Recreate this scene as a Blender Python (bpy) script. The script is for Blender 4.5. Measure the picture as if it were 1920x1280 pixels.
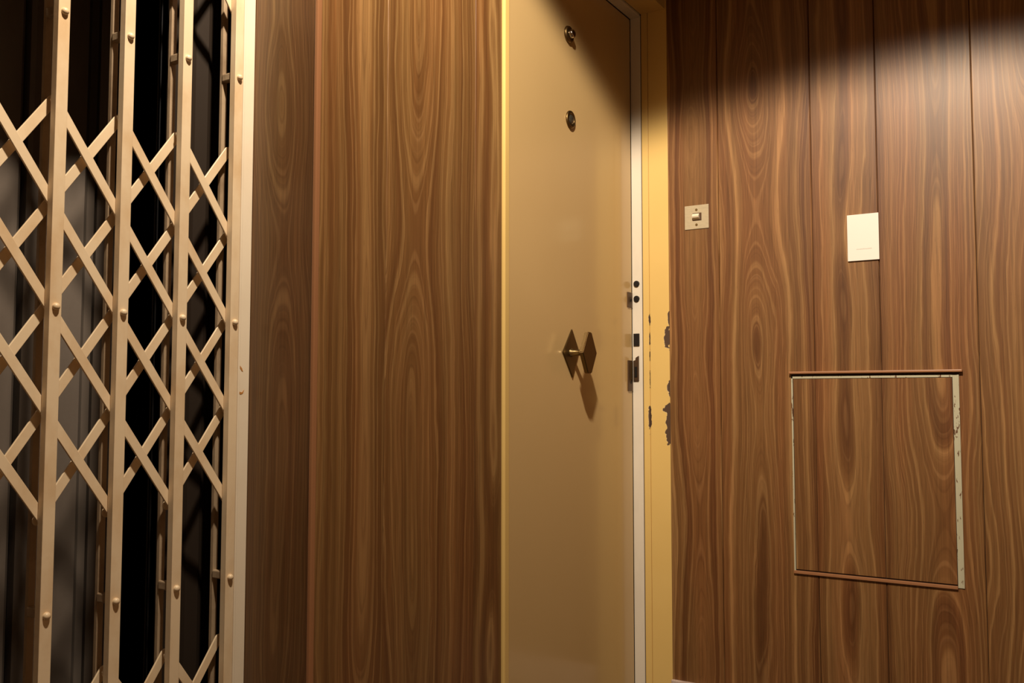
import bpy, bmesh, math, random
from mathutils import Vector, Matrix

random.seed(7)
for o in list(bpy.data.objects):
    bpy.data.objects.remove(o)
S = bpy.context.scene
COL = S.collection

# ------------------------------------------------------------------ camera
YAW, PITCH, ROLL = math.radians(31.787668), math.radians(3.457839), math.radians(0.03875)
F = Vector((math.cos(YAW), math.sin(YAW), 0)); R = Vector((math.sin(YAW), -math.cos(YAW), 0)); U = Vector((0, 0, 1))
F2 = F*math.cos(PITCH) + U*math.sin(PITCH); U2 = U*math.cos(PITCH) - F*math.sin(PITCH)
R3 = R*math.cos(ROLL) + U2*math.sin(ROLL); U3 = U2*math.cos(ROLL) - R*math.sin(ROLL)
cd = bpy.data.cameras.new('camera'); cam = bpy.data.objects.new('camera', cd); COL.objects.link(cam)
cd.sensor_fit = 'HORIZONTAL'; cd.sensor_width = 36; cd.lens = 32.2946; cd.clip_start = .02
cam.matrix_world = Matrix(((R3.x, U3.x, -F2.x, -1.5762), (R3.y, U3.y, -F2.y, -1.0007), (R3.z, U3.z, -F2.z, .8777), (0, 0, 0, 1)))
S.camera = cam

# ------------------------------------------------------------------ world, lamp, exposure
w = bpy.data.worlds.new('world'); S.world = w; w.use_nodes = True
w.node_tree.nodes['Background'].inputs[0].default_value = (1, .85, .65, 1)
w.node_tree.nodes['Background'].inputs[1].default_value = 0.0
ld = bpy.data.lights.new('ceiling_lamp', 'SPOT'); ld.energy = 312; ld.color = (1, .835, .635)
ld.spot_size = math.radians(130.6); ld.spot_blend = .10; ld.shadow_soft_size = .045
ld.use_nodes = True                                   # the lamp's shade sends less light straight down
lt = ld.node_tree; lg = lt.nodes.new('ShaderNodeNewGeometry'); ls = lt.nodes.new('ShaderNodeSeparateXYZ'); la = lt.nodes.new('ShaderNodeMath'); la.operation = 'ABSOLUTE'
lm = lt.nodes.new('ShaderNodeMapRange'); lm.inputs[1].default_value = .70; lm.inputs[2].default_value = .97; lm.inputs[3].default_value = 1.0; lm.inputs[4].default_value = .40
lt.links.new(lg.outputs['Incoming'], ls.inputs[0]); lt.links.new(ls.outputs[2], la.inputs[0]); lt.links.new(la.outputs[0], lm.inputs[0])
lt.links.new(lm.outputs[0], lt.nodes['Emission'].inputs['Strength'])
lo = bpy.data.objects.new('ceiling_lamp', ld); COL.objects.link(lo); lo.location = (-.95, -.65, 2.6)
S.view_settings.view_transform = 'Standard'
try: S.view_settings.look = 'None'
except Exception: pass
S.view_settings.gamma = 1.0
S.view_settings.use_curve_mapping = False
S.view_settings.exposure = 0.0
S.cycles.max_bounces = 8
S.cycles.diffuse_bounces = 5

# ------------------------------------------------------------------ materials
class N:
    """small node-tree writer"""
    def __init__(s, name):
        s.m = bpy.data.materials.new(name); s.m.use_nodes = True
        s.t = s.m.node_tree; s.b = s.t.nodes['Principled BSDF']
    def new(s, typ, **k):
        n = s.t.nodes.new(typ)
        for a, v in k.items(): setattr(n, a, v)
        return n
    def put(s, sock, v):
        if isinstance(v, bpy.types.NodeSocket): s.t.links.new(v, sock)
        elif v is not None: sock.default_value = v
    def math(s, op, a, b=None, c=None, clamp=False):
        n = s.new('ShaderNodeMath', operation=op, use_clamp=clamp)
        s.put(n.inputs[0], a)
        if b is not None: s.put(n.inputs[1], b)
        if c is not None: s.put(n.inputs[2], c)
        return n.outputs[0]
    def comb(s, x=0., y=0., z=0.):
        n = s.new('ShaderNodeCombineXYZ')
        for i, v in enumerate((x, y, z)): s.put(n.inputs[i], v)
        return n.outputs[0]
    def noise(s, vec, scale=1., detail=2., rough=.5, dims='3D', dist=0.):
        n = s.new('ShaderNodeTexNoise', noise_dimensions=dims)
        if dims == '1D': s.put(n.inputs['W'], vec)
        else: s.put(n.inputs['Vector'], vec)
        n.inputs['Scale'].default_value = scale; n.inputs['Detail'].default_value = detail
        n.inputs['Roughness'].default_value = rough; n.inputs['Distortion'].default_value = dist
        return n.outputs['Fac']
    def ramp(s, fac, stops, interp='LINEAR'):
        n = s.new('ShaderNodeValToRGB'); n.color_ramp.interpolation = interp
        e = n.color_ramp.elements
        while len(e) < len(stops): e.new(.5)
        for el, (p, c) in zip(e, stops):
            el.position = p; el.color = (c, c, c, 1) if isinstance(c, (int, float)) else (*c, 1)
        s.put(n.inputs[0], fac); return n.outputs[0]
    def mix(s, f, a, b, typ='MIX'):
        n = s.new('ShaderNodeMix', data_type='RGBA', blend_type=typ)
        s.put(n.inputs[0], f)
        for i, v in ((6, a), (7, b)):
            s.put(n.inputs[i], v if isinstance(v, bpy.types.NodeSocket) else (*v, 1))
        return n.outputs[2]
    def out(s, base=None, rough=None, metal=None, bump=None, bstr=.1, bdist=.001, spec=None, coat=None):
        if base is not None: s.put(s.b.inputs['Base Color'], base if isinstance(base, bpy.types.NodeSocket) else (*base, 1))
        if rough is not None: s.put(s.b.inputs['Roughness'], rough)
        if metal is not None: s.put(s.b.inputs['Metallic'], metal)
        if spec is not None: s.put(s.b.inputs['Specular IOR Level'], spec)
        if coat is not None: s.put(s.b.inputs['Coat Weight'], coat)
        if bump is not None:
            n = s.new('ShaderNodeBump'); n.inputs['Strength'].default_value = bstr; n.inputs['Distance'].default_value = bdist
            s.put(n.inputs['Height'], bump); s.t.links.new(n.outputs[0], s.b.inputs['Normal'])
        return s.m

def paint(name, col, rough=.4, dirt=.12, scale=6., stretch=.3, dirtcol=None, spec=.5, bump=.05, fine=120):
    k = N(name); g = k.new('ShaderNodeNewGeometry'); sp = k.new('ShaderNodeSeparateXYZ'); k.put(sp.inputs[0], g.outputs['Position'])
    v = k.comb(sp.outputs[0], sp.outputs[1], k.math('MULTIPLY', sp.outputs[2], stretch))
    n = k.noise(v, scale, 5, .6)
    f = k.ramp(n, [(.45, 0.), (.75, 1.)])
    c = k.mix(k.math('MULTIPLY', f, dirt), col, dirtcol or tuple(x*.45 for x in col))
    return k.out(c, rough, spec=spec, bump=k.noise(g.outputs['Position'], fine, 3, .6), bstr=bump)

def wood(name, tint=(1, 1, 1), rough=.33):
    """walnut laminate: rings of a tilted log cut flat; UV = metres across / along each plank"""
    k = N(name); uv = k.new('ShaderNodeUVMap'); uv.uv_map = 'UVMap'
    sp = k.new('ShaderNodeSeparateXYZ'); k.put(sp.inputs[0], uv.outputs[0]); u, v = sp.outputs[0], sp.outputs[1]
    # wander of the log's heart below the face
    h = k.math('MULTIPLY', k.math('SUBTRACT', k.noise(v, 1.3, .5, .4, '1D'), .46), .17)
    wv = k.comb(k.math('MULTIPLY', u, 6.), k.math('MULTIPLY', v, .85), 0.)
    warp = k.math('MULTIPLY', k.math('SUBTRACT', k.noise(wv, 1., 2, .45), .5), .085)
    wm = k.comb(k.math('MULTIPLY', u, 24.), k.math('MULTIPLY', v, 4.0), 4.)
    warp = k.math('ADD', warp, k.math('MULTIPLY', k.math('SUBTRACT', k.noise(wm, 1., 2, .5), .5), .015))
    fine = k.comb(k.math('MULTIPLY', u, 80.), k.math('MULTIPLY', v, 13.), 3.)
    warp2 = k.math('MULTIPLY', k.math('SUBTRACT', k.noise(fine, 1., 2, .5), .5), .0045)
    uu = k.math('ADD', k.math('ADD', u, warp), warp2)
    r = k.math('SQRT', k.math('ADD', k.math('ADD', k.math('MULTIPLY', uu, uu), k.math('MULTIPLY', h, h)), .0002))
    rs = k.math('ADD', r, k.math('MULTIPLY', k.math('FLOOR', k.math('DIVIDE', v, 10.)), .37))
    a = k.noise(rs, 30., 2, .5, '1D')             # broad bands
    b = k.noise(rs, 120., 1, .5, '1D')            # light growth lines
    b2 = k.noise(rs, 300., 1, .5, '1D')           # thin light lines
    c_ = k.noise(rs, 520., 1, .5, '1D')           # thin dark lines
    base = k.ramp(a, [(.26, (.120, .051, .016)), (.43, (.165, .078, .025)), (.57, (.208, .106, .035)), (.74, (.290, .163, .060))])
    line = k.ramp(b, [(.54, 0.), (.74, 1.)])
    base = k.mix(k.math('MULTIPLY', line, .34), base, (.44, .270, .105))
    l2 = k.ramp(b2, [(.58, 0.), (.72, 1.)])
    base = k.mix(k.math('MULTIPLY', l2, .26), base, (.40, .235, .095))
    dl = k.ramp(c_, [(.28, 1.), (.48, 0.)])
    base = k.mix(k.math('MULTIPLY', dl, .30), base, (.090, .036, .010))
    # reddish / greyish drift, fibres and pores
    dr = k.noise(k.comb(k.math('MULTIPLY', u, 14.), k.math('MULTIPLY', v, .9), 9.), 1., 2, .5)
    base = k.mix(k.ramp(dr, [(.40, 0.), (.65, .45)]), base, k.mix(1., base, (1.15, .88, .85), 'MULTIPLY'))
    fb = k.noise(k.comb(k.math('MULTIPLY', u, 520.), k.math('MULTIPLY', v, 9.), 1.), 1., 2, .5)
    base = k.mix(1., base, k.ramp(fb, [(.25, .80), (.75, 1.18)]), 'MULTIPLY')
    sk = k.noise(k.comb(k.math('MULTIPLY', u, 170.), k.math('MULTIPLY', v, 1.6), 7.), 1., 2, .55)
    base = k.mix(1., base, k.ramp(sk, [(.30, .86), (.70, 1.15)]), 'MULTIPLY')
    po = k.noise(k.comb(k.math('MULTIPLY', u, 800.), k.math('MULTIPLY', v, 34.), 5.), 1., 1, .5)
    base = k.mix(k.ramp(po, [(.70, 0.), (.78, .5)]), base, (.05, .02, .008))
    base = k.mix(1., base, tint, 'MULTIPLY')
    rg = k.math('ADD', k.math('MULTIPLY', fb, .10), rough)
    return k.out(base, rg, bump=fb, bstr=.06, bdist=.0005)

M = {}
M['wood'] = wood('walnut_laminate')
M['wood_edge'] = paint('walnut_edge_band', (.34, .155, .070), .4, .2, 20, .1)
M['wood_shade'] = wood('walnut_laminate_shaded', (.72, .73, .80))  # same walnut, with the recess panel's grey shade tinted into the colour
M['wood_sheen'] = wood('walnut_laminate_sheen_tint', (.91, .855, .862), .35)  # same walnut; right wall's cool reflection and dimmer light tinted into the colour
M['groove'] = paint('panel_joint', (.045, .018, .008), .6)
M['gate'] = paint('cream_gate_enamel', (.78, .62, .42), .38, .62, 13, .6, (.56, .34, .15), bump=.12)
M['gate_dull'] = paint('cream_gate_enamel_dark', (.42, .31, .20), .45, .7, 22, .5, (.13, .07, .035), bump=.2)  # darker, blotchier gate enamel for rear bars, spacers and bottom track
M['post'] = paint('pale_cream_enamel', (.84, .73, .57), .35, .12, 14, .6, (.50, .34, .18))
M['chip'] = paint('orange_primer', (.50, .22, .05), .6)
M['door'] = paint('beige_gloss_enamel', (.565, .395, .182), .2, .12, 3.2, .8, (.48, .31, .125), bump=.035, fine=30)
M['door'].node_tree.nodes['Principled BSDF'].inputs['Coat Weight'].default_value = .15
M['door'].node_tree.nodes['Principled BSDF'].inputs['Coat Roughness'].default_value = .08
M['white'] = paint('white_gloss_enamel', (.74, .68, .58), .3, .15, 20, .4)
M['crack'] = paint('dark_gap', (.02, .012, .008), .8)
M['brass'] = N('dark_brass').out((.16, .105, .045), .42, 1.)
M['brass_light'] = N('worn_brass').out((.42, .32, .16), .3, 1.)
M['bronze'] = N('brown_lock_plate').out((.10, .058, .032), .5, .6)
M['iron'] = N('dark_iron').out((.012, .009, .008), .5, .3)
M['chrome'] = N('nickel').out((.45, .40, .33), .18, 1.)
M['lens'] = N('dark_glass_lens').out((.03, .028, .022), .08, .0, coat=1.)
M['plate'] = paint('brushed_ivory_plate', (.48, .405, .275), .35, .25, 60, 5.)
M['card'] = paint('white_card', (.80, .765, .71), .5, .03)
M['ink'] = paint('grey_print', (.55, .52, .47), .6)
M['ivory'] = paint('ivory_plastic', (.80, .70, .55), .25, .05)
M['plaster'] = paint('beige_plaster', (.20, .13, .07), .8, .1)
M['ceil'] = paint('ceiling_white', (.45, .38, .30), .9, .05)
M['liftpanel'] = paint('brown_grey_lift_enamel', (.135, .110, .092), .42, .5, 9, .25, (.06, .045, .035), bump=.15)
M['liftshade'] = paint('shaded_lift_enamel', (.026, .018, .013), .6, .3, 9, .15, spec=.12)  # lift enamel darkened to paint in the shade on the right-hand panel
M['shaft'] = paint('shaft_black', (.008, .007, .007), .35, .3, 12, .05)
M['steel'] = N('streak_steel').out((.03, .03, .033), .5, .6)

def stone(name, a, b, rough=.35):
    k = N(name); g = k.new('ShaderNodeNewGeometry')
    n = k.noise(g.outputs['Position'], 22, 6, .7, dist=1.2)
    return k.out(k.mix(k.ramp(n, [(.35, 0.), (.65, 1.)]), a, b), rough)
M['marble'] = stone('pinkish_marble', (.46, .33, .28), (.66, .54, .48))
M['terrazzo'] = stone('floor_stone', (.04, .026, .016), (.07, .05, .033))

def frame_paint():
    """ochre enamel with worn brown patches on the jamb's edges"""
    k = N('ochre_enamel_chipped'); g = k.new('ShaderNodeNewGeometry'); sp = k.new('ShaderNodeSeparateXYZ'); k.put(sp.inputs[0], g.outputs['Position'])
    x, y, z = sp.outputs
    n = k.noise(g.outputs['Position'], 70, 4, .6); n2 = k.noise(g.outputs['Position'], 5, 3, .5)
    tot = None
    for (y0, z0, ry, rz) in ((-.010, 1.046, .017, .034), (-.012, .795, .016, .060), (-.006, .845, .018, .016), (-.012, .900, .009, .03), (-.012, 1.10, .006, .02),
                             (.0488, 1.10, .0035, .022), (.0488, 1.045, .003, .018), (.050, .815, .006, .040), (.0488, .93, .002, .035), (.0488, 1.000, .002, .02),
                             (.001, 1.046, .006, .008)):
        d = k.math('ADD', k.math('POWER', k.math('DIVIDE', k.math('SUBTRACT', y, y0), ry), 2.), k.math('POWER', k.math('DIVIDE', k.math('SUBTRACT', z, z0), rz), 2.))
        d = k.math('ADD', d, k.math('MULTIPLY', k.math('SUBTRACT', n, .5), 3.4))
        m = k.math('LESS_THAN', d, .75)
        tot = m if tot is None else k.math('MAXIMUM', tot, m)
    tot = k.math('MULTIPLY', tot, k.math('GREATER_THAN', x, .5))
    base = k.mix(k.ramp(n2, [(.4, 0.), (.7, .25)]), (.74, .52, .185), (.64, .42, .125))
    return k.out(k.mix(tot, base, (.075, .040, .022)), k.math('ADD', k.math('MULTIPLY', tot, .4), .28), bump=k.math('MULTIPLY', tot, -1.), bstr=.4, bdist=.0006)
M['ochre'] = frame_paint()

def metal_chipped():
    """pale green-white strips with brown flaking"""
    k = N('pale_green_metal_flaking'); g = k.new('ShaderNodeNewGeometry'); sp = k.new('ShaderNodeSeparateXYZ'); k.put(sp.inputs[0], g.outputs['Position'])
    n = k.noise(k.comb(sp.outputs[0], sp.outputs[1], k.math('MULTIPLY', sp.outputs[2], .35)), 120, 4, .65)
    n2 = k.noise(k.comb(0., k.math('MULTIPLY', sp.outputs[1], 4.), sp.outputs[2]), 9, 2, .5)
    f = k.math('GREATER_THAN', k.math('ADD', n, k.math('MULTIPLY', n2, .35)), .80)
    c = k.mix(n2, (.42, .40, .27), (.52, .50, .38))
    return k.out(k.mix(f, c, (.12, .055, .025)), .5)
M['flaking'] = metal_chipped()

# ------------------------------------------------------------------ helpers
def wloc(o):
    p = Vector((0, 0, 0))
    while o: p += o.location; o = o.parent
    return p

def obj(name, bm, mat, parent=None, smooth=False):
    """link bm (world coordinates) as one mesh object"""
    me = bpy.data.meshes.new(name)
    bmesh.ops.recalc_face_normals(bm, faces=bm.faces[:])
    bm.to_mesh(me); bm.free()
    for m in (mat if isinstance(mat, (list, tuple)) else [mat]): me.materials.append(m)
    o = bpy.data.objects.new(name, me); COL.objects.link(o)
    if parent:
        o.parent = parent; me.transform(Matrix.Translation(-wloc(parent)))
    if smooth:
        for p in me.polygons: p.use_smooth = True
    return o

def thing(name, label, cat, loc=(0, 0, 0), group=None):
    o = bpy.data.objects.new(name, None); COL.objects.link(o); o.location = loc; o.empty_display_size = .05
    return tag(o, label, cat, group)

def tag(o, label=None, cat=None, group=None, kind=None):
    if label: o['label'] = label
    if cat: o['category'] = cat
    if group: o['group'] = group
    if kind: o['kind'] = kind
    return o

def box(bm, x0, x1, y0, y1, z0, z1, bev=0., mi=0, seg=2):
    r = bmesh.ops.create_cube(bm, size=1.)
    vs = r['verts']
    for v in vs:
        v.co = Vector((x0 + (v.co.x + .5)*(x1 - x0), y0 + (v.co.y + .5)*(y1 - y0), z0 + (v.co.z + .5)*(z1 - z0)))
    fs = list({f for v in vs for f in v.link_faces})
    for f in fs: f.material_index = mi
    if bev:
        es = list({e for f in fs for e in f.edges})
        bmesh.ops.bevel(bm, geom=es, offset=bev, segments=seg, profile=.6, affect='EDGES')
    return bm

def nb(): return bmesh.new()

def B(*a, **k): return box(nb(), *a, **k)

def prism(bm, pts, d0, d1, axis):
    """extrude polygon pts (2-D) along axis from d0 to d1"""
    def P(a, b, d): return {'x': (d, a, b), 'y': (a, d, b), 'z': (a, b, d)}[axis]
    lo_ = [bm.verts.new(P(a, b, d0)) for a, b in pts]; hi = [bm.verts.new(P(a, b, d1)) for a, b in pts]
    bm.faces.new(lo_); bm.faces.new(hi[::-1]); n = len(pts)
    for i in range(n): bm.faces.new((lo_[i], lo_[(i + 1) % n], hi[(i + 1) % n], hi[i]))
    return bm

def lathe(bm, prof, centre, axis, seg=28):
    """prof: list of (radius, distance along axis vector)"""
    ax = Vector(axis).normalized(); t = Vector((0, 0, 1)) if abs(ax.z) < .9 else Vector((1, 0, 0))
    e1 = ax.cross(t).normalized(); e2 = ax.cross(e1); rings = []
    for r, d in prof:
        if r < 1e-6: rings.append([bm.verts.new(Vector(centre) + ax*d)])
        else: rings.append([bm.verts.new(Vector(centre) + ax*d + r*(math.cos(a)*e1 + math.sin(a)*e2)) for a in [2*math.pi*i/seg for i in range(seg)]])
    for A, Bv in zip(rings, rings[1:]):
        for i in range(seg):
            j = (i + 1) % seg
            if len(A) == 1 and len(Bv) > 1: bm.faces.new((A[0], Bv[i], Bv[j]))
            elif len(Bv) == 1 and len(A) > 1: bm.faces.new((A[i], A[j], Bv[0]))
            elif len(A) > 1: bm.faces.new((A[i], A[j], Bv[j], Bv[i]))
    return bm

def set_uv(bm, fn):
    """fn(face, co) -> (u, v)"""
    L = bm.loops.layers.uv.get('UVMap') or bm.loops.layers.uv.new('UVMap')
    for f in bm.faces:
        for l in f.loops: l[L].uv = fn(f, l.vert.co)

# right wall planks: (y near door, y nearer, y of heart, along offset)
XR = .867
PLANKS = [(-.012, -.1605, -.093, 12.2), (-.1605, -.4132, -.262, 24.4), (-.4132, -.5762, -.492, 37.3), (-.5762, -.7958, -.706, 43.6), (-.7958, -1.05, -.930, 52.1),
          (-1.05, -1.26, -1.15, 61.3), (-1.26, -1.50, -1.39, 72.1), (-1.50, -1.74, -1.6, 82.1), (-1.74, -2.0, -1.88, 91.1), (-2.0, -2.2, -2.1, 101.)]
def plank_uv(y, z, ym):
    for a, b, c, off in PLANKS:
        if b <= ym <= a: return (y - c, z + off)
    return (y, z)

# ------------------------------------------------------------------ the setting
YG = .1365          # front face of the folding gate
DOORY = .1033       # face of the flat's door
PX = -.537          # left corner of the panelled pier
# pier, lintels and left part of the wall that holds gate and door
bm = nb()
pier = [(-.537, -.3688, -.4192, 113.2), (-.3688, -.0989, -.285, 124.6), (-.0989, 0., -.03, 135.4)]
for a, b, c, off in pier:
    box(bm, a + .0006, b - .0006, 0, .02, 0, 3.0, .0012, 0, 1)
box(bm, PX, 0, .004, .160, 0, 3.0, 0, 1)
def f_uv(f, co):
    c = f.calc_center_median()
    for a, b, h, off in pier:
        if a <= c.x <= b: return (co.x - h, co.z + off)
    return (co.x, co.z)
set_uv(bm, f_uv)
tag(obj('wall_back', bm, [M['wood'], M['plaster']]), 'walnut panelled wall strip between the folding gate and the beige door', 'wall', kind='structure')
tag(obj('wall_above_door', B(-.0002, 1.3, .0, .30, 2.042, 3.0), M['plaster']), 'wall above the beige door', 'wall', kind='structure')
tag(obj('wall_above_gate', B(-1.32, PX, 0, .20, 1.84, 3.0), M['plaster']), 'wall above the folding gate', 'wall', kind='structure')
tag(obj('wall_gate_left', B(-2.7, -1.32, 0, .30, 0, 3.0), M['plaster']), 'wall on the far side of the lift opening', 'wall', kind='structure')
tag(obj('wall_door_left', B(-.10, 0, .161, .30, 0, 3.0), M['plaster']), 'wall behind the walnut pier', 'wall', kind='structure')
# reveal beside the gate
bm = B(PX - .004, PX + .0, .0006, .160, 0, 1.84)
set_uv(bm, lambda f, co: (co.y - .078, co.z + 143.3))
tag(obj('wall_reveal', bm, M['wood_shade']), 'walnut panel with painted-in grey shade in the recess beside the folding gate', 'wall', kind='structure')
bm = B(PX - .006, PX + .004, -.003, .004, 0, 3.0, .002)
tag(obj('trim_1', bm, M['wood_edge']), 'reddish edge band on the outer corner of the walnut pier', 'trim', kind='structure')
# right wall
bm = nb()
for a, b, c, off in PLANKS:
    box(bm, XR - .003, XR + .02, b + .0006, a - .0006, 0, 3.0, .0016, 0, 1)
box(bm, XR + .002, 1.3, -2.2, -.012, 0, 3.0, 0, 1)
set_uv(bm, lambda f, co: plank_uv(co.y, co.z, f.calc_center_median().y))
tag(obj('wall_right', bm, [M['wood_sheen'], M['groove']]), 'walnut plank wall with the switch, white card and hatch', 'wall', kind='structure')
tag(obj('wall_left', B(-2.85, -2.7, -2.2, .30, 0, 3.0), M['plaster']), 'plain beige landing wall opposite the plank wall', 'wall', kind='structure')
tag(obj('wall_front', B(-2.85, 1.3, -2.35, -2.2, 0, 3.0), M['plaster']), 'plain beige landing wall facing the gate', 'wall', kind='structure')
tag(obj('floor', B(-2.85, 1.3, -2.35, 1.9, -.1, 0), M['terrazzo']), 'stone floor of the landing', 'floor', kind='structure')
tag(obj('ceiling', B(-2.85, 1.3, -2.35, 1.9, 3.0, 3.1), M['ceil']), 'pale ceiling of the landing', 'ceiling', kind='structure')
tag(obj('baseboard_right', B(XR - .014, XR - .003, -2.19, -.012, 0, .1, .003), M['marble']), 'pinkish stone skirting under the walnut plank wall', 'baseboard', kind='structure')

# ochre door frame: left nose, head, right jamb with a groove
bm = nb()
box(bm, .0004, .019, -.0065, .07, 0, 2.04, .003)
box(bm, .0004, XR, -.0065, .0688, 2.0, 2.041, .002)
box(bm, XR, .93, -.0115, .0478, 0, 2.041, .0012); box(bm, XR + .0003, .93, .0494, .0688, 0, 2.041, .0012); box(bm, XR + .004, .93, .04, .06, 0, 2.04)
tag(obj('trim_2', bm, M['ochre']), 'ochre painted door frame with brown chips along its edges', 'door frame', kind='structure')
fr = nb()
box(fr, XR + .0005, .93, .0716, .1030, 0, 2.0, .0012); box(fr, .024, XR, .0716, .1030, 1.994, 2.03, .001); box(fr, .0004, .022, .0710, .1030, 0, 2.0, .001)
crack = B(XR + .0045, .93, .066, .074, 0, 2.04); box(crack, .024, XR + .0045, .066, .074, 2.0055, 2.04)
stop = tag(obj('trim_3', fr, M['white']), 'white painted inner edge of the door frame with strike holes', 'door stop', kind='structure')
obj('dark_gap', crack, M['crack'], stop)
for z in (1.2055, 1.162):
    b = lathe(nb(), [(.0088, .004), (.0088, -.0035), (.0076, -.0045), (0, -.0045)], (XR, .0880, z), (1, 0, 0), 20)
    obj('bolt_hole', b, M['iron'], stop)
obj('latch_hole', B(XR - .003, XR + .004, .0805, .0985, 1.025, 1.061, .001), M['iron'], stop)
b = prism(nb(), [(.0825, .925), (.0985, .925), (.0985, .982), (.0925, .984), (.091, .991), (.0825, .996)], XR - .0045, XR + .004, 'x')
obj('strike_plate', b, M['bronze'], stop)
obj('strike_slot', B(XR - .0058, XR - .004, .0865, .0945, .935, .965), M['iron'], stop)

# door leaf
dr = tag(obj('door_1', B(.022, XR - .0012, DOORY, DOORY + .045, .006, 1.992, .002), M['door']), 'glossy beige flat door with dark brass knob and two round viewers', 'door', kind='structure')
rose = prism(nb(), [(.4855 - .0435, .990), (.4935, .926), (.5295, .996), (.4915, 1.051)], DOORY - .004, DOORY + .0005, 'y')
bmesh.ops.bevel(rose, geom=[e for e in rose.edges], offset=.0012, segments=2, affect='EDGES')
kc = (.4960, .9895)
kp = prism(nb(), [(kc[0] - .039, kc[1]), (kc[0] - .010, kc[1] - .052), (kc[0] + .010, kc[1] - .052), (kc[0] + .039, kc[1]), (kc[0] + .010, kc[1] + .052), (kc[0] - .010, kc[1] + .052)], DOORY - .052, DOORY - .040, 'y')
bmesh.ops.bevel(kp, geom=[e for e in kp.edges], offset=.0018, segments=2, affect='EDGES')
knob = tag(obj('knob', kp, M['brass'], dr), 'dark brass door knob with diamond plate')
obj('knob_rose', rose, M['brass'], knob)
sp_ = lathe(nb(), [(.012, -.003), (.0115, .004), (.0085, .010), (.0075, .025), (.0095, .036), (.013, .041), (0, .041)], (.486, DOORY, .990), (0, -1, 0), 24)
spo = obj('knob_stem', sp_, M['brass_light'], knob, True)
# lower viewer (dark lens) and upper viewer (bright dome)
v1 = lathe(nb(), [(.0225, 0), (.0235, .002), (.0225, .005), (.017, .0065), (.0145, .005), (.0145, .003), (0, .003)], (.4885, DOORY, 1.593), (0, -1, 0), 32)
v1o = obj('peephole', v1, M['brass'], dr, True)
obj('lens', lathe(nb(), [(.0140, .0025), (.012, .006), (.007, .0085), (0, .0095)], (.4885, DOORY, 1.593), (0, -1, 0), 24), M['lens'], v1o, True)
v2 = lathe(nb(), [(.0215, 0), (.0225, .0015), (.021, .006), (.016, .009), (.0125, .0085), (0, .0085)], (.4800, DOORY, 1.815), (0, -1, 0), 32)
v2o = obj('upper_lock', v2, M['brass'], dr, True)
obj('lock_barrel', lathe(nb(), [(.0115, .007), (.0112, .015), (.009, .018), (.004, .0185), (0, .0175)], (.4800, DOORY, 1.815), (0, -1, 0), 24), M['chrome'], v2o, True)
# lock plates on the closing edge of the door
for z0, z1, zs in ((1.136, 1.180, 1.157), (.895, .983, .920)):
    pl = obj('lock_plate', B(.8335, .8645, DOORY - .003, DOORY + .001, z0, z1, .0008), M['bronze'], dr)
    obj('screw_hole', lathe(nb(), [(.0045, .0025), (.0045, .0036), (.0035, .0040), (0, .0040)], (.852, DOORY, zs), (0, -1, 0), 14), M['iron'], pl)
obj('plate_rib', B(.849, .856, DOORY - .005, DOORY - .0025, .928, .978, .0008), M['brass'], pl)

# ------------------------------------------------------------------ lift behind the gate
YL = .50
lift = thing('lift_door', 'dark brown grey lift door panels behind the folding gate', 'lift door', (-.70, YL, 0))
def leaf(pts, z0=.0, z1=2.05, th=.018):
    poly = [(x, y) for x, y in pts] + [(x, y + th) for x, y in reversed(pts)]
    return prism(nb(), poly, z0, z1, 'z')
obj('door_panel', leaf([(-1.32, YL), (-.90, YL), (-.885, YL + .012), (-.87, YL), (-.722, YL), (-.714, YL + .008)]), M['liftpanel'], lift)
obj('door_panel', leaf([(-.704, YL + .006), (-.698, YL), (-.662, YL), (-.652, YL + .004), (-.604, YL - .004), (-.590, YL + .010), (-.574, YL + .012)]), M['liftpanel'], lift)
obj('door_panel', leaf([(-.566, YL + .016), (-.552, YL + .006), (-.526, YL + .010), (-.520, YL + .03)]), M['liftpanel'], lift)
obj('door_panel', leaf([(-.622, .236), (-.613, .222), (-.588, .225), (-.568, .219), (-.550, .226), (-.535, .228), (-.44, .228)]), M['liftshade'], lift)
for cx, cy in ((-.6265, .270), (-.6180, .275)):  # thin rods added to give the faint light streaks in the black gap
    tag(obj('streak_rod', lathe(nb(), [(.0013, 0), (.0013, 3.0)], (cx, cy, 0), (0, 0, 1), 10), M['steel'], None, True), 'thin vertical steel cable added for faint streaks in the black lift shaft', 'rod', 'streak rods')
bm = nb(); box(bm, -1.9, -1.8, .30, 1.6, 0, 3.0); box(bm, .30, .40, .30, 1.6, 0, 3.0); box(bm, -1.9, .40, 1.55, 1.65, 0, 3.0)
tag(obj('wall_shaft', bm, M['shaft']), 'black inside of the lift shaft seen between the door panels', 'shaft wall', kind='structure')

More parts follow.
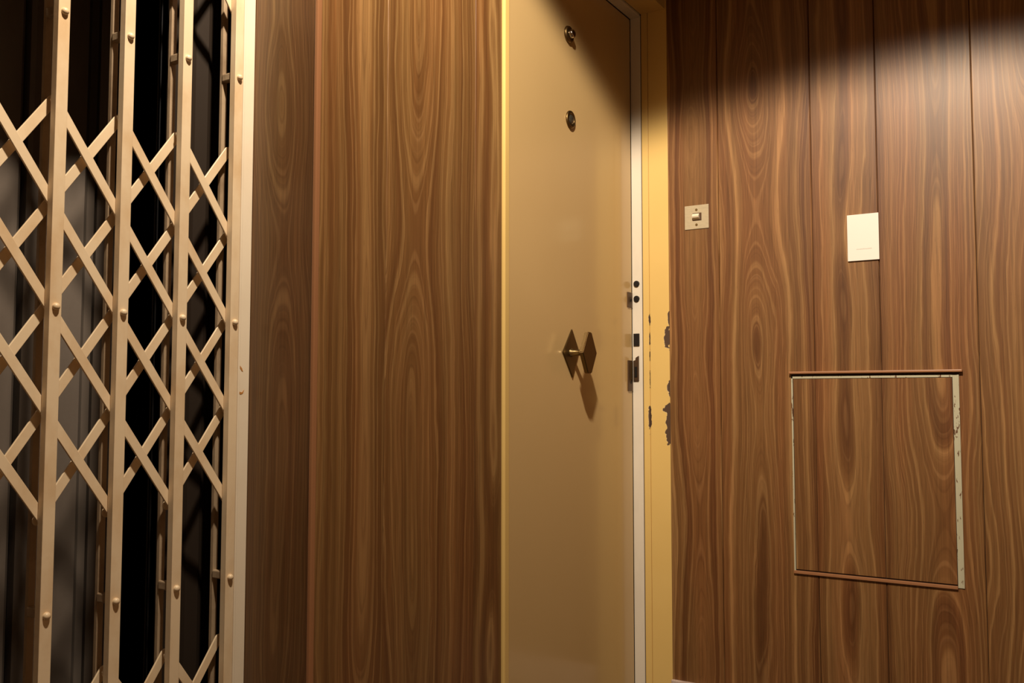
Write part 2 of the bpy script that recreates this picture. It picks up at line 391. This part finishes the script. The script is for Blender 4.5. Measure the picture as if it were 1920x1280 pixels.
# ------------------------------------------------------------------ folding gate
SPC, X1 = .0996, -.8739
BX = [X1 + i*SPC for i in range(-4, 4)]
RZ = (1.390, .9952, .5974); D = .1384
gate = thing('folding_gate', 'cream painted folding lattice gate across the lift opening', 'gate', (X1, YG, 0))
ZT = 1.82
def bar_parts():
    x = BX[0]; hw = .0083
    bm = nb(); t = .0025
    box(bm, x - hw, x + hw, YG, YG + t, .012, ZT, .0009); 
    box(bm, x - hw, x - hw + t, YG + .0004, YG + .012, .012, ZT, .0006, 0, 1); box(bm, x + hw - t, x + hw, YG + .0004, YG + .012, .012, ZT, .0006, 0, 1)
    up = obj('upright_bar', bm, M['gate'], gate)
    kids = []
    for z in RZ:
        kids.append(obj('rivet', lathe(nb(), [(.0048, -.0006), (.0050, .0016), (.0044, .0036), (.0026, .0052), (0, .0057)], (x, YG, z), (0, -1, 0), 16), M['gate'], up, True))
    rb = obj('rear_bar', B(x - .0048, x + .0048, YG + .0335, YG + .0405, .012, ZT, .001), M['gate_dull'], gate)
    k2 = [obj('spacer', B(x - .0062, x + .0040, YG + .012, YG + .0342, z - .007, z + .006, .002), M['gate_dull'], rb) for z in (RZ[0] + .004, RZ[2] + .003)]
    return up, kids, rb, k2
up, kids, rb, k2 = bar_parts()
for bx in BX[1:]:
    for root, ch in ((up, kids), (rb, k2)):
        c = root.copy(); COL.objects.link(c); c.parent = gate; c.location.x = bx - BX[0]
        for q in ch:
            e = q.copy(); COL.objects.link(e); e.parent = c

def strip(x0, z0, x1, z1, y0, y1, wd=.0138, over=.006):
    """flat bar with round ends and pivot heads"""
    d = Vector((x1 - x0, z1 - z0)).normalized(); n = Vector((-d.y, d.x)); h = wd/2
    a = Vector((x0, z0)) - d*over*.3; b = Vector((x1, z1)) + d*over*.3; pts = []
    for i in range(9):
        t = math.pi*(i/8 - .5); pts.append(b + d*math.cos(t)*h + n*math.sin(t)*h)
    for i in range(9):
        t = math.pi*(i/8 + .5); pts.append(a + d*math.cos(t)*h + n*math.sin(t)*h)
    bm = prism(nb(), [(p.x, p.y) for p in pts], y0, y1, 'y')
    bmesh.ops.bevel(bm, geom=[e for e in bm.edges if abs(e.verts[0].co.y - e.verts[1].co.y) < 1e-6], offset=.0006, segments=1, affect='EDGES')
    return bm
YF, YR = YG + .0125, YG + .0230      # front and rear lattice layers
nbar = len(BX)
def lattice(ztop, cells):
    for k in range(-cells + 1, nbar - 1):            # falling to the right, front layer
        i0, i1 = max(k, 0), min(k + cells, nbar - 1)
        obj('lattice_strip', strip(BX[i0], ztop - (i0 - k)*D, BX[i1], ztop - (i1 - k)*D, YF, YF + .003), M['gate'], gate)
    for k in range(-cells + 1, nbar - 1):            # rising to the right, rear layer
        i0, i1 = max(k, 0), min(k + cells, nbar - 1)
        zb = ztop - cells*D
        obj('lattice_strip', strip(BX[i0], zb + (i0 - k)*D, BX[i1], zb + (i1 - k)*D, YR, YR + .003), M['gate'], gate)
lattice(RZ[1] + 2*D, 4)
lattice(.4990, 3)
lattice(1.500 + 2*D, 2)
# right post with stepped flange, left post, tracks
bm = nb()
box(bm, BX[-1] + .0090, PX - .0045, YG + .0015, YG + .0080, .0, 1.838, .0012)
box(bm, BX[-1] + .0092, BX[-1] + .0128, YG - .0002, YG + .004, .0, 1.838, .001)
box(bm, PX - .0100, PX - .0045, YG + .004, YG + .04, .0, 1.838, .001)
post = obj('gate_post', bm, M['post'], gate)
def chipmark(x, z, pts):
    bm = prism(nb(), [(x + a, z + b) for a, b in pts], YG + .0011, YG + .0017, 'y'); obj('paint_chip', bm, M['chip'], post)
chipmark(-.5591, .9232, [(-.0045, .0075), (-.0025, .0045), (.002, .0), (.0042, -.0055), (.001, -.004), (-.002, .0)])
chipmark(-.5582, .8868, [(-.0062, .0025), (-.003, -.001), (.002, -.002), (.0062, .0025), (.004, -.0035), (-.001, -.0055), (-.0045, -.003)])
obj('gate_post', B(-1.32, BX[0] - .0095, YG + .0015, YG + .0085, 0, 1.838, .001), M['gate'], gate)
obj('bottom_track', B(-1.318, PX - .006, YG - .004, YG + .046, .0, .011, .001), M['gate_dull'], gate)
obj('top_track', B(-1.318, PX - .006, YG - .006, YG + .048, ZT + .001, 1.839, .001), M['gate'], gate)

# ------------------------------------------------------------------ things on the plank wall
XF = XR - .003       # face of the planks
sw = thing('light_switch', 'small square brushed metal switch plate beside the ochre door frame', 'switch', (XF, -.0978, 1.381))
obj('plate', B(XF - .0025, XF + .0005, -.1328, -.0628, 1.3475, 1.4148, .0012), M['plate'], sw)
tg = nb(); box(tg, XF - .0045, XF - .002, -.1125, -.0865, 1.3715, 1.3925, .0008)
ht = obj('toggle_housing', tg, M['bronze'], sw)
obj('toggle', prism(nb(), [(XF - .003, 1.3735), (XF - .003, 1.3905), (XF - .0085, 1.3895), (XF - .0135, 1.3825), (XF - .0115, 1.3785)], -.1070, -.0880, 'y'), M['ivory'], sw)
for z in (1.4015, 1.3595):
    obj('screw', lathe(nb(), [(.0036, .002), (.0036, .0032), (.0026, .0040), (0, .0040)], (XF, -.0975, z), (-1, 0, 0), 16), M['brass_light'], sw)
cdn = thing('wall_card', 'plain white card with a faint grey printed line on the plank wall', 'card', (XF, -.54, 1.2836))
obj('board', B(XF - .0045, XF + .0002, -.5779, -.5017, 1.2243, 1.3429, .0006), M['card'], cdn)
bm = nb(); y = -.5235; rnd = random.Random(3)
while y > -.5600:
    l = rnd.uniform(.0008, .0022); box(bm, XF - .0047, XF - .0044, y - l, y, 1.2525, 1.2525 + rnd.uniform(.0016, .0024)); y -= l + .0005
obj('printed_line', bm, M['ink'], cdn)

ha = thing('access_hatch', 'square walnut access hatch with flaking pale metal edges low on the plank wall', 'hatch', (XF, -.55, .43))
HY0, HY1, HZ0, HZ1 = -.3520, -.7505, .4300, .9325      # outer edges of the metal frame
obj('gap_shadow', B(XF - .0008, XF + .0004, HY1, HY0, HZ0 - .003, HZ1 + .004), M['crack'], ha)  # dark sheet painting in the shadow lines around the hatch panel
bm = nb()
box(bm, XF - .0030, XF - .0006, HY1, HY1 + .0040, HZ0 - .004, HZ1, .0004); box(bm, XF - .0022, XF - .0006, HY1 + .0040, HY1 + .0140, HZ0 - .004, HZ1, .0004)
box(bm, XF - .0026, XF - .0006, HY1 + .014, HY0, HZ1 - .0062, HZ1, .0004); box(bm, XF - .0026, XF - .0006, HY0 - .0042, HY0, HZ0, HZ1, .0004)
tag(obj('metal_edge', bm, M['flaking'], ha), 'pale green white flaking metal edge')
bm = nb()
ya, yb = HY1 + .0150, HY0 - .0058
for a, b in ((-.4132, yb), (-.5758, -.4138), (ya, -.5766)):
    box(bm, XF - .0036, XF - .0007, a, b, HZ0 + .0035, HZ1 - .0075, .0007, 0, 1)
set_uv(bm, lambda f, co: ((lambda q: (q[0] + .004, q[1] + .012))(plank_uv(co.y, co.z, f.calc_center_median().y))))
obj('hatch_panel', bm, M['wood_sheen'], ha)
obj('top_bead', B(XF - .0110, XF + .0002, -.7590, -.3480, .9385, .9445, .0018), M['wood_edge'], ha)
obj('bottom_bead', B(XF - .0060, XF + .0002, HY1 + .014, HY0 + .001, HZ0 - .0075, HZ0 + .0005, .0015), M['wood_edge'], ha)
